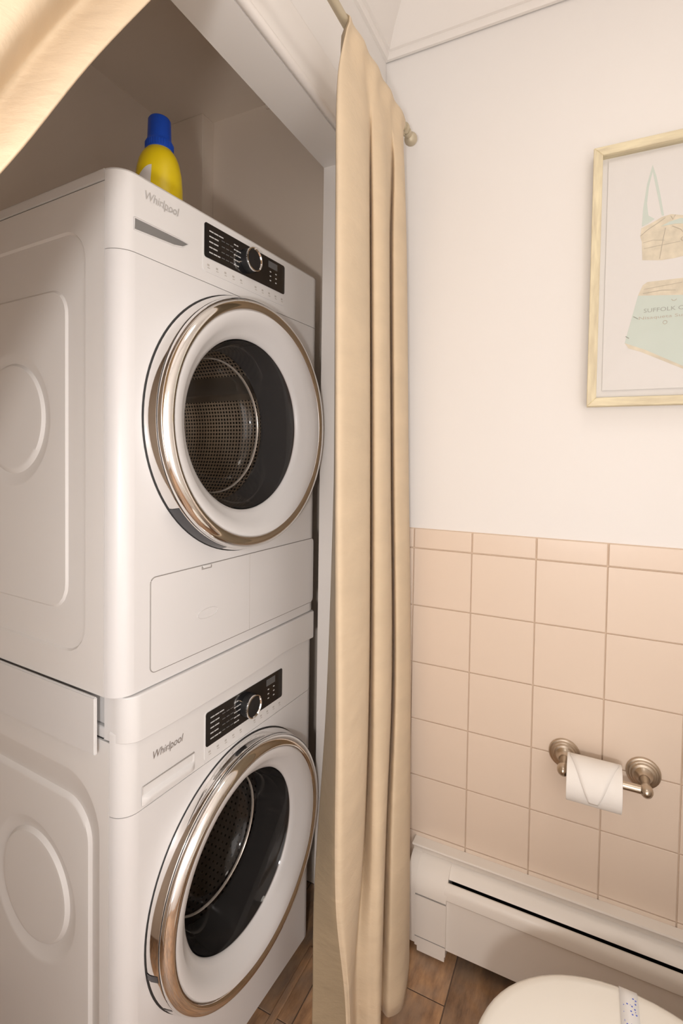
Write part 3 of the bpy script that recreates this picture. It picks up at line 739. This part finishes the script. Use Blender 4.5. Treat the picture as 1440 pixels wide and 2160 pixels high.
def catmull(P, t):
    n = len(P)-1; x = t*n; i = min(int(x), n-1); f = x-i
    p0, p1, p2, p3 = P[max(i-1, 0)], P[i], P[i+1], P[min(i+2, n)]
    return tuple(0.5*((2*b)+(-a+c)*f+(2*a-5*b+4*c-d)*f*f+(-a+3*b-3*c+d)*f**3) for a, b, c, d in zip(p0, p1, p2, p3))
def drape(name, levels, rows, cols, m, label, shaded_lining=0):
    """levels: list of lists of (x, y, z) across the cloth, from the top down"""
    across = [[catmull(L, j/cols) for j in range(cols+1)] for L in levels]
    V, F = [], []
    Z = [sum(q[2] for q in L)/len(L) for L in levels]; nl = len(Z)
    for i in range(rows+1):
        f = i/rows; zt = Z[0]+(Z[-1]-Z[0])*(0.35*f*f+0.65*f)
        k = 0
        while k < nl-2 and zt < Z[k+1]: k += 1
        h = Z[k+1]-Z[k]; t_ = min(1, max(0, (zt-Z[k])/h))
        for j in range(cols+1):
            P0, P1 = across[k][j], across[k+1][j]; row = []
            for d in (0, 1):
                m0 = (P1[d]-P0[d])/h if k == 0 else (P1[d]-across[k-1][j][d])/(Z[k+1]-Z[k-1])
                m1 = (P1[d]-P0[d])/h if k == nl-2 else (across[k+2][j][d]-P0[d])/(Z[k+2]-Z[k])
                row.append((2*t_**3-3*t_**2+1)*P0[d]+(t_**3-2*t_**2+t_)*h*m0+(-2*t_**3+3*t_**2)*P1[d]+(t_**3-t_**2)*h*m1)
            V.append((row[0], row[1], zt))
    c = cols+1
    for i in range(rows):
        for j in range(cols): F.append((i*c+j, i*c+j+1, (i+1)*c+j+1, (i+1)*c+j))
    me = mesh(name, V, F, 180)
    o = link(name, me, m)
    if shaded_lining:
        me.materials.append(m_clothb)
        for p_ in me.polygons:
            if min(v % c for v in p_.vertices) < shaded_lining: p_.material_index = 1
    s = o.modifiers.new('thickness', 'SOLIDIFY'); s.thickness = 0.0022; s.offset = 0
    return o
LV = [
    (1.980, [(-0.028,-0.4194), (-0.010,-0.4676), (0.000,-0.4443), (0.000,-0.3788), (-0.016,-0.3077), (-0.008,-0.3060), (-0.000,-0.2692), (-0.016,-0.1739), (-0.005,-0.1813), (-0.000,-0.1459), (-0.016,-0.0825)]),
    (1.800, [(-0.040,-0.3932), (-0.012,-0.4655), (0.003,-0.4441), (0.002,-0.3643), (-0.028,-0.2665), (-0.006,-0.3004), (0.005,-0.2621), (-0.024,-0.1531), (-0.004,-0.1811), (0.005,-0.1365), (-0.018,-0.0517)]),
    (1.250, [(-0.060,-0.3613), (-0.008,-0.4574), (0.007,-0.4328), (0.006,-0.3436), (-0.030,-0.2355), (0.000,-0.2853), (0.012,-0.2449), (-0.020,-0.1262), (0.006,-0.1733), (0.016,-0.1232), (-0.008,-0.0342)]),
    (0.750, [(-0.068,-0.3672), (-0.006,-0.4431), (0.010,-0.4212), (0.010,-0.3397), (-0.024,-0.2368), (0.005,-0.2754), (0.020,-0.2323), (-0.010,-0.1208), (0.018,-0.1701), (0.028,-0.1153), (0.006,-0.0300)]),
    (0.420, [(-0.055,-0.4328), (0.000,-0.4463), (0.014,-0.4243), (0.012,-0.3556), (-0.012,-0.2809), (0.020,-0.3106), (0.036,-0.2869), (0.008,-0.1942), (0.033,-0.2195), (0.045,-0.1569), (0.022,-0.0631)]),
    (0.220, [(-0.045,-0.4528), (0.014,-0.4280), (0.022,-0.4252), (0.014,-0.3902), (0.004,-0.3520), (0.030,-0.3439), (0.048,-0.3217), (0.018,-0.2317), (0.045,-0.2537), (0.060,-0.1961), (0.042,-0.1148)]),
    (0.055, [(-0.035,-0.4736), (0.022,-0.4259), (0.028,-0.4232), (0.020,-0.3924), (0.012,-0.3584), (0.040,-0.3604), (0.058,-0.3498), (0.034,-0.2818), (0.055,-0.2838), (0.075,-0.2467), (0.060,-0.1623)])]
def rodrow(z, y0, y1, amp, xo, K):
    return [(xo-0.016, y0+0.012, z), (xo, y0, z)]+[(xo+amp*(0.5 if i % 2 else -0.5), y0+(y1-y0)*(i+0.6)/(K-2.4), z) for i in range(K-2)]
K = 11
lv = [rodrow(RZ+0.014, -0.446, -0.128, 0.003, RXc, K), rodrow(RZ, -0.447, -0.128, 0.004, RXc+0.012, K), rodrow(RZ-0.022, -0.450, -0.128, 0.006, RXc+0.007, K)]
lv += [[(x, y, z) for x, y in L] for z, L in LV]
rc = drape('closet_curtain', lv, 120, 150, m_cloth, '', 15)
tag(rc, 'beige linen curtain hanging in deep folds beside the tiled wall', 'curtain')

# near curtain swept back to a tie-back out of view
def sweep(z, yl, yr, amp, xo, nf, ph=0.0):
    return [(xo+amp*math.sin(ph+2*PI*nf*i/60)+0.3*amp*math.sin(1.0+2*PI*nf*1.7*i/60), yl+(yr-yl)*i/60, z) for i in range(61)]
lv = []
# leading edge (first point) follows the diagonal seen in the photo
for z, ye, yb, amp in ((2.112, -0.700, -1.45, 0.004), (2.085, -0.705, -1.45, 0.006), (2.00, -0.765, -1.45, 0.014), (1.90, -0.828, -1.45, 0.02), (1.75, -0.925, -1.44, 0.024), (1.63, -1.000, -1.43, 0.024), (1.51, -1.068, -1.42, 0.022), (1.38, -1.150, -1.41, 0.020), (1.26, -1.225, -1.40, 0.018), (1.15, -1.280, -1.40, 0.016), (0.95, -1.270, -1.42, 0.018), (0.5, -1.25, -1.44, 0.022), (0.04, -1.24, -1.46, 0.026)):
    lv.append(sweep(z, ye, yb, amp*0.75, 0.0 if z < 2.05 else RXc+0.004, 6.0, 2.2))
lc = drape('closet_curtain', lv, 110, 240, m_cloth, '')
tag(lc, 'beige linen curtain swept aside at the upper left, close to the viewer', 'curtain')

# ------------------------------------------------------------------ picture
pic = empty('framed_picture', (0.63, 0, 1.41)); tag(pic, 'pale wood framed map-collage swimsuit print on the white wall', 'picture')
X0, X1, Z0, Z1 = 0.410-0.63, 0.850-0.63, 0.0, 0.574
FWd = 0.019; FY0, FY1 = -0.032, -0.002
def mitre(name, pts, m):
    V = [(x, FY1, z) for x, z in pts]+[(x, FY0, z) for x, z in pts]
    me = mesh(name, V, [(0, 1, 2, 3), (4, 5, 6, 7), (0, 1, 5, 4), (1, 2, 6, 5), (2, 3, 7, 6), (3, 0, 4, 7)])
    bm = bmesh.new(); bm.from_mesh(me); bmesh.ops.bevel(bm, geom=bm.edges[:], offset=0.0012, segments=1, affect='EDGES'); bm.to_mesh(me); bm.free()
    return link(name, me, m, pic)
mitre('frame_rail', [(X0, Z0), (X0+FWd, Z0+FWd), (X0+FWd, Z1-FWd), (X0, Z1)], m_fwood)
mitre('frame_rail', [(X1, Z0), (X1-FWd, Z0+FWd), (X1-FWd, Z1-FWd), (X1, Z1)], m_fwood)
mitre('frame_rail', [(X0, Z0), (X1, Z0), (X1-FWd, Z0+FWd), (X0+FWd, Z0+FWd)], m_fwoodh)
mitre('frame_rail', [(X0, Z1), (X1, Z1), (X1-FWd, Z1-FWd), (X0+FWd, Z1-FWd)], m_fwoodh)
box('backing', (X0+0.01, X1-0.01), (-0.010, -0.003), (Z0+0.01, Z1-0.01), m_mat, pic)
pr = box('print_sheet', (X0+0.0305, X1-0.0305), (-0.0135, -0.0125), (Z0+0.0365, Z1-0.026), m_mat, pic)
gy = -0.0255
V = [(X0+FWd*0.6, gy, Z0+FWd*0.6), (X1-FWd*0.6, gy, Z0+FWd*0.6), (X1-FWd*0.6, gy, Z1-FWd*0.6), (X0+FWd*0.6, gy, Z1-FWd*0.6)]
V += [(x, gy+0.0018, z) for x, y, z in V]
link('picture_glass', mesh('picture_glass', V, [(0, 1, 2, 3), (4, 5, 6, 7), (0, 1, 5, 4), (1, 2, 6, 5), (2, 3, 7, 6), (3, 0, 4, 7)]), m_pglass, pic)
def art(name, pts, m, h=0.0004, mirror=True, lev=0):
    y1 = -0.0135-0.0002*lev
    P_ = [(x-0.63, z-1.41) for x, z in pts]
    prism(name, P_, 'y', y1-h, y1, m, pr)
    if mirror: prism(name, [(-x, z) for x, z in P_], 'y', y1-h, y1, m, pr)
art('strap_print', [(0.5087,1.8014),(0.5103,1.84),(0.516,1.8898),(0.5255,1.9302),(0.5259,1.9159),(0.5197,1.8839),(0.5172,1.8488),(0.5205,1.8227),(0.5323,1.8133),(0.5201,1.8054)], m_aqua)
art('strap_print', [(0.5255,1.9302),(0.5332,1.9041),(0.5414,1.8641),(0.5496,1.817),(0.5453,1.8179),(0.5381,1.8546),(0.5259,1.9159)], m_aqua)
art('top_print', [(0.5079,1.7975),(0.5281,1.806),(0.5454,1.8148),(0.5626,1.8176),(0.584,1.8114),(0.612,1.795),(0.63,1.770),(0.63,1.742),(0.605,1.730),(0.5865,1.7254),(0.5695,1.7231),(0.548,1.7224),(0.5116,1.7281),(0.5096,1.7684),(0.5066,1.7792)], m_land)
art('top_print', [(0.545,1.795),(0.560,1.802),(0.580,1.806),(0.600,1.799),(0.590,1.793),(0.570,1.796)], m_aqua, lev=2)
art('waistband_print', [(0.514,1.6732),(0.5228,1.6792),(0.5535,1.6791),(0.5878,1.6793),(0.63,1.679),(0.63,1.6435),(0.5888,1.6432),(0.5056,1.6516)], m_land)
art('brief_print', [(0.5056,1.6516),(0.5888,1.6432),(0.63,1.6435),(0.63,1.476),(0.612,1.482),(0.5932,1.4923),(0.5583,1.5119),(0.5224,1.5321),(0.4828,1.5499)], m_aqua)
art('hem_print', [(0.4828,1.5499),(0.5224,1.5321),(0.5583,1.5119),(0.5932,1.4923),(0.612,1.482),(0.63,1.476),(0.63,1.468),(0.612,1.475),(0.5933,1.4863),(0.5585,1.5048),(0.5135,1.5286),(0.4905,1.5377)], m_land)
def inkline(pts, m, r=0.0006):
    V, F = tube_vf([(x-0.63, -0.0142, z-1.41) for x, z in pts], r, 5); link('map_line', mesh('map_line', V, F), m, pr)
inkline([(0.507,1.781),(0.520,1.792),(0.535,1.801),(0.552,1.812)], m_inkpale)
inkline([(0.553,1.790),(0.549,1.765),(0.544,1.726)], m_inkpale)
inkline([(0.512,1.765),(0.530,1.768),(0.552,1.764)], m_inkpale, 0.0004)
inkline([(0.514,1.752),(0.535,1.754),(0.58,1.757)], m_inkpale, 0.0004)
inkline([(0.562,1.814),(0.566,1.806),(0.570,1.815)], m_inkpale)
inkline([(0.565,1.792),(0.580,1.783),(0.588,1.772)], m_inkpale)
inkline([(0.517,1.664),(0.55,1.667),(0.586,1.670)], m_inkpale, 0.0004)
inkline([(0.515,1.655),(0.55,1.658),(0.575,1.655)], m_inkpale, 0.0005)
inkline([(0.4978,1.6069),(0.507,1.6008)], m_ink, 0.0009)
inkline([(0.4843,1.5644),(0.4908,1.5597)], m_ink, 0.0009)
def ringink(cx, cz, a0, a1, r=0.0045):
    inkline([(cx+r*math.cos(a0+(a1-a0)*i/12), cz+r*math.sin(a0+(a1-a0)*i/12)) for i in range(13)], m_inkpale, 0.0006)
ringink(0.5729, 1.6375, PI*1.05, PI*1.9); ringink(0.5578, 1.5885, 0, 2*PI, 0.0038); ringink(0.586, 1.762, 0, 2*PI, 0.0042)
text_fit('map_lettering', 'SUFFOLK COUNTY', 0.125, m_ink, pr, (0.5175-0.63, -0.0142, 1.6130-1.41), height=0.0085)
text_fit('map_lettering', 'Nisaqueta Suture of', 0.125, m_inkpale, pr, (0.5085-0.63, -0.0142, 1.5985-1.41), height=0.0085)

# ------------------------------------------------------------------ paper holder and roll
th = empty('toilet_paper_holder', (0.465, 0, 0.589)); tag(th, 'brushed nickel toilet paper holder with round rosettes on the tiles', 'paper holder')
for sx in (-0.081, 0.081):
    fr = ((sx, -0.0006, 0), (1, 0, 0), (0, 0, 1), (0, -1, 0))
    lathe('rosette', [(0.0005, 0.0), (0.0345, 0.0), (0.0350, 0.003), (0.0335, 0.006), (0.0300, 0.0068), (0.0285, 0.010), (0.0255, 0.0105), (0.0235, 0.014), (0.0190, 0.015), (0.0160, 0.019), (0.0125, 0.023), (0.0105, 0.030)], 48, fr, m_nickel, th, 30)
    V, F, U = lathe_vf([(0.0105, 0.026), (0.0092, 0.040), (0.0092, 0.056), (0.0115, 0.062), (0.0130, 0.070), (0.0130, 0.076), (0.0105, 0.083), (0.0060, 0.087), (0.0005, 0.088)], 28, fr)
    link('post', mesh('post', V, F, 45), m_nickel, th)
V, F = tube_vf([(-0.078, -0.073, 0), (0.078, -0.073, 0)], 0.0088, 20); link('bar', mesh('bar', V, F, 60), m_nickel, th)
RR = 0.0475
tr = empty('toilet_paper_roll', (0.446, -0.073, 0.589-0.0110)); tag(tr, 'white toilet paper roll with its end folded to a point', 'toilet paper')
fr = ((-0.054, 0, 0), (0, -1, 0), (0, 0, 1), (1, 0, 0))
lathe('paper', [(0.0205, 0.0), (RR-0.001, 0.0), (RR, 0.001), (RR, 0.107), (RR-0.001, 0.108), (0.0205, 0.108)], 64, fr, m_paper, tr, 40)
lathe('core', [(0.0205, 0.0), (0.0205, 0.108), (0.0198, 0.108), (0.0198, 0.0), (0.0205, 0.0)], 40, fr, m_card, tr, 40)
V, F = [], []; na = 24
A0, A1 = math.radians(105), math.radians(-28)
for i in range(na+1):
    k = i/na; a = A0+(A1-A0)*k; r = RR+0.0008+0.0022*max(0, k-0.4)
    kk = max(0, (k-0.12)/0.88); wl_, wr_ = -0.050+0.040*kk, 0.046-0.039*kk
    for j in range(7): V.append((wl_+(wr_-wl_)*j/6+0.0015, -r*math.cos(a), r*math.sin(a)))
for i in range(na):
    for j in range(6): F.append((i*7+j, i*7+j+1, (i+1)*7+j+1, (i+1)*7+j))
fl_ = link('folded_end', mesh('folded_end', V, F, 60), m_paper, tr)
s_ = fl_.modifiers.new('thickness', 'SOLIDIFY'); s_.thickness = 0.0007; s_.offset = 1

# ------------------------------------------------------------------ baseboard heater
bh = empty('baseboard_heater', (0.5, -0.001, 0.0)); tag(bh, 'cream metal baseboard heater along the foot of the tiled wall', 'heater')
HX0, HX1 = 0.118-0.5, 1.035-0.5
extrude_x('top_lip', [(0, 0.232), (-0.012, 0.231), (-0.028, 0.220), (-0.040, 0.2065), (-0.0385, 0.2055), (-0.027, 0.217), (-0.012, 0.227), (0, 0.228)], HX0, HX1, m_heater, bh)
extrude_x('damper', [(-0.0465, 0.2035), (-0.0505, 0.2045), (-0.0585, 0.199), (-0.064, 0.189), (-0.0655, 0.172), (-0.064, 0.169), (-0.061, 0.169), (-0.061, 0.188), (-0.057, 0.194)], HX0, HX1, m_heater, bh)
extrude_x('front_panel', [(-0.056, 0.172), (-0.0605, 0.172), (-0.0605, 0.038), (-0.056, 0.034), (-0.050, 0.034), (-0.052, 0.038)], HX0, HX1, m_heater, bh)
extrude_x('back_plate', [(0, 0.228), (-0.003, 0.228), (-0.003, 0.01), (0, 0.01)], HX0, HX1, m_dark, bh)
capp = [(0, 0.233), (-0.014, 0.232), (-0.034, 0.224), (-0.052, 0.208), (-0.064, 0.186), (-0.068, 0.165), (-0.068, 0.026), (0, 0.026)]
ec = extrude_x('end_cap', capp, 0.044-0.5, 0.124-0.5, m_heater, bh, 45)
extrude_x('cap_filler', [(y*0.975, 0.03+(z-0.03)*0.99+0.004) for y, z in capp], 0.020-0.5, 0.0445-0.5, m_heater, bh, 45)
box('cap_fold', (0.0442-0.5, 0.1238-0.5), (-0.0692, -0.066), (0.160, 0.163), m_seam, ec)
box('cap_fold', (0.0442-0.5, 0.1238-0.5), (-0.0688, -0.066), (0.050, 0.0515), m_seam, ec)
box('cap_foot', (0.050-0.5, 0.122-0.5), (-0.0675, -0.004), (0.012, 0.027), m_heater, bh, 0.001)
tf = []
for k in range(150): tf.append(boxvf((0.14-0.5+0.006*k-0.0004, 0.14-0.5+0.006*k+0.0004), (-0.050, -0.006), (0.06, 0.13)))
V, F = merge(tf); fo = link('heating_fins', mesh('heating_fins', V, F), m_seam, bh); fo['kind'] = 'stuff'
V, F = tube_vf([(HX0-0.06, -0.028, 0.095), (HX1-0.01, -0.028, 0.095)], 0.011, 12); link('pipe', mesh('pipe', V, F, 60), m_rod, bh)
# cove trim above the heater
cov = [(0, 0.262), (-0.030, 0.262), (-0.031, 0.258), (-0.024, 0.252), (-0.017, 0.243), (-0.014, 0.233), (0, 0.233)]
o = extrude_x('trim_7', [(y-0.001, z) for y, z in cov], 0.022, RX, m_heater, None, 45); struct(o, 'cream cove trim between the heater and the tiles', 'trim')

# ------------------------------------------------------------------ toilet
to = empty('toilet', (0.50, -0.555, 0)); tag(to, 'white toilet with its lid closed in the lower right corner', 'toilet')
def oval(k, ax=0.215, ay=0.187, bx=0.205):
    P_ = []
    for i in range(64):
        a = 2*PI*i/64; x, y = math.cos(a), math.sin(a)
        if x < 0: P_.append((x*(ax-k), y*(ay-k)))
        else: P_.append((min((abs(x)**0.75)*(bx-k), 0.200-k), y*(ay-k)*(1-0.12*x)))
    return P_
def loft(name, rings, m, parent, cap0=True, cap1=True, smooth=45):
    V, F = [], []; n = len(rings[0][1])
    for z, P_ in rings: V += [(x, y, z) for x, y in P_]
    for i in range(len(rings)-1):
        for j in range(n): F.append((i*n+j, i*n+(j+1) % n, (i+1)*n+(j+1) % n, (i+1)*n+j))
    if cap0: F.append(tuple(range(n)))
    if cap1: F.append(tuple(range((len(rings)-1)*n, len(rings)*n)))
    return link(name, mesh(name, V, F, smooth), m, parent)
loft('lid', [(0.402, oval(0.004)), (0.404, oval(0.001)), (0.412, oval(0.0)), (0.419, oval(0.003)), (0.4225, oval(0.009)), (0.4245, oval(0.02)), (0.4275, oval(0.06)), (0.4295, oval(0.12)), (0.430, oval(0.17))], m_toilet, to)
loft('seat', [(0.378, oval(0.006)), (0.381, oval(0.002)), (0.395, oval(0.002)), (0.399, oval(0.006))], m_toilet, to)
def sc(P_, kx, ky, dx): return [(x*kx+dx, y*ky) for x, y in P_]
loft('bowl', [(0.0, sc(oval(0), 0.72, 0.62, 0.10)), (0.02, sc(oval(0), 0.70, 0.60, 0.10)), (0.10, sc(oval(0), 0.62, 0.55, 0.10)), (0.20, sc(oval(0), 0.72, 0.66, 0.07)), (0.30, sc(oval(0), 0.92, 0.90, 0.01)), (0.355, sc(oval(0), 0.97, 0.97, 0.0)), (0.377, sc(oval(0), 0.96, 0.96, 0.0))], m_toilet, to)
box('bowl_neck', (0.14, 0.40), (-0.10, 0.10), (0.14, 0.376), m_toilet, to, 0.02, 3)
box('tank', (0.285, 0.515), (-0.22, 0.22), (0.377, 0.74), m_toilet, to, 0.02, 4)
box('tank_lid', (0.272, 0.522), (-0.232, 0.232), (0.742, 0.775), m_toilet, to, 0.01, 3)
for sy in (-0.07, 0.07): box('hinge', (0.19, 0.225), (sy-0.015, sy+0.015), (0.380, 0.418), m_toilet, to, 0.004)
V, F = merge([tube_vf([(0.285, -0.15, 0.68), (0.27, -0.15, 0.68)], 0.010, 12), tube_vf([(0.272, -0.15, 0.68), (0.268, -0.08, 0.672)], 0.005, 8)])
link('flush_handle', mesh('flush_handle', V, F, 50), m_chrome, to)

# paper band over the lid
pts = []
for k in range(41):
    yy = -0.190+0.380*k/40; ay_ = 0.187
    e = min(1.0, abs(yy)/ay_)
    d = ay_-abs(yy)
    if d < 0.0: z = 0.414
    else:
        tb = [(0.0, 0.4140), (0.003, 0.4195), (0.009, 0.4232), (0.02, 0.4252), (0.06, 0.4282), (0.12, 0.4302), (0.2, 0.4308)]
        for q in range(len(tb)-1):
            if tb[q][0] <= d <= tb[q+1][0]:
                f = (d-tb[q][0])/(tb[q+1][0]-tb[q][0]); z = tb[q][1]+(tb[q+1][1]-tb[q][1])*f
    pts.append((yy, z))
pts = [(-0.1895, 0.395)]+pts+[(0.1895, 0.395)]
bd = empty('paper_band', (0.50, -0.555, 0)); tag(bd, 'white paper hygiene band with blue dots across the toilet lid', 'paper band')
V, F = [], []
for y, z in pts: V += [(-0.014, y, z+0.0006), (0.012, y, z+0.0006)]
for i in range(len(pts)-1): F.append((2*i, 2*i+1, 2*i+3, 2*i+2))
bo = link('band', mesh('band', V, F, 60), m_band, bd); s_ = bo.modifiers.new('thickness', 'SOLIDIFY'); s_.thickness = 0.0004; s_.offset = 1
rnd = random.Random(3); parts = []
for k in range(90):
    i = rnd.randrange(3, len(pts)-4); f = rnd.random()
    y = pts[i][0]+(pts[i+1][0]-pts[i][0])*f; z = pts[i][1]+(pts[i+1][1]-pts[i][1])*f+0.0012
    x = rnd.uniform(-0.010, 0.009); r = rnd.choice((0.0006, 0.0008, 0.0013))
    parts.append(([(x+r*math.cos(2*PI*j/8), y+r*math.sin(2*PI*j/8), z) for j in range(8)], [tuple(range(8))]))
V, F = merge(parts); link('dots', mesh('dots', V, F), m_bandblue, bd)
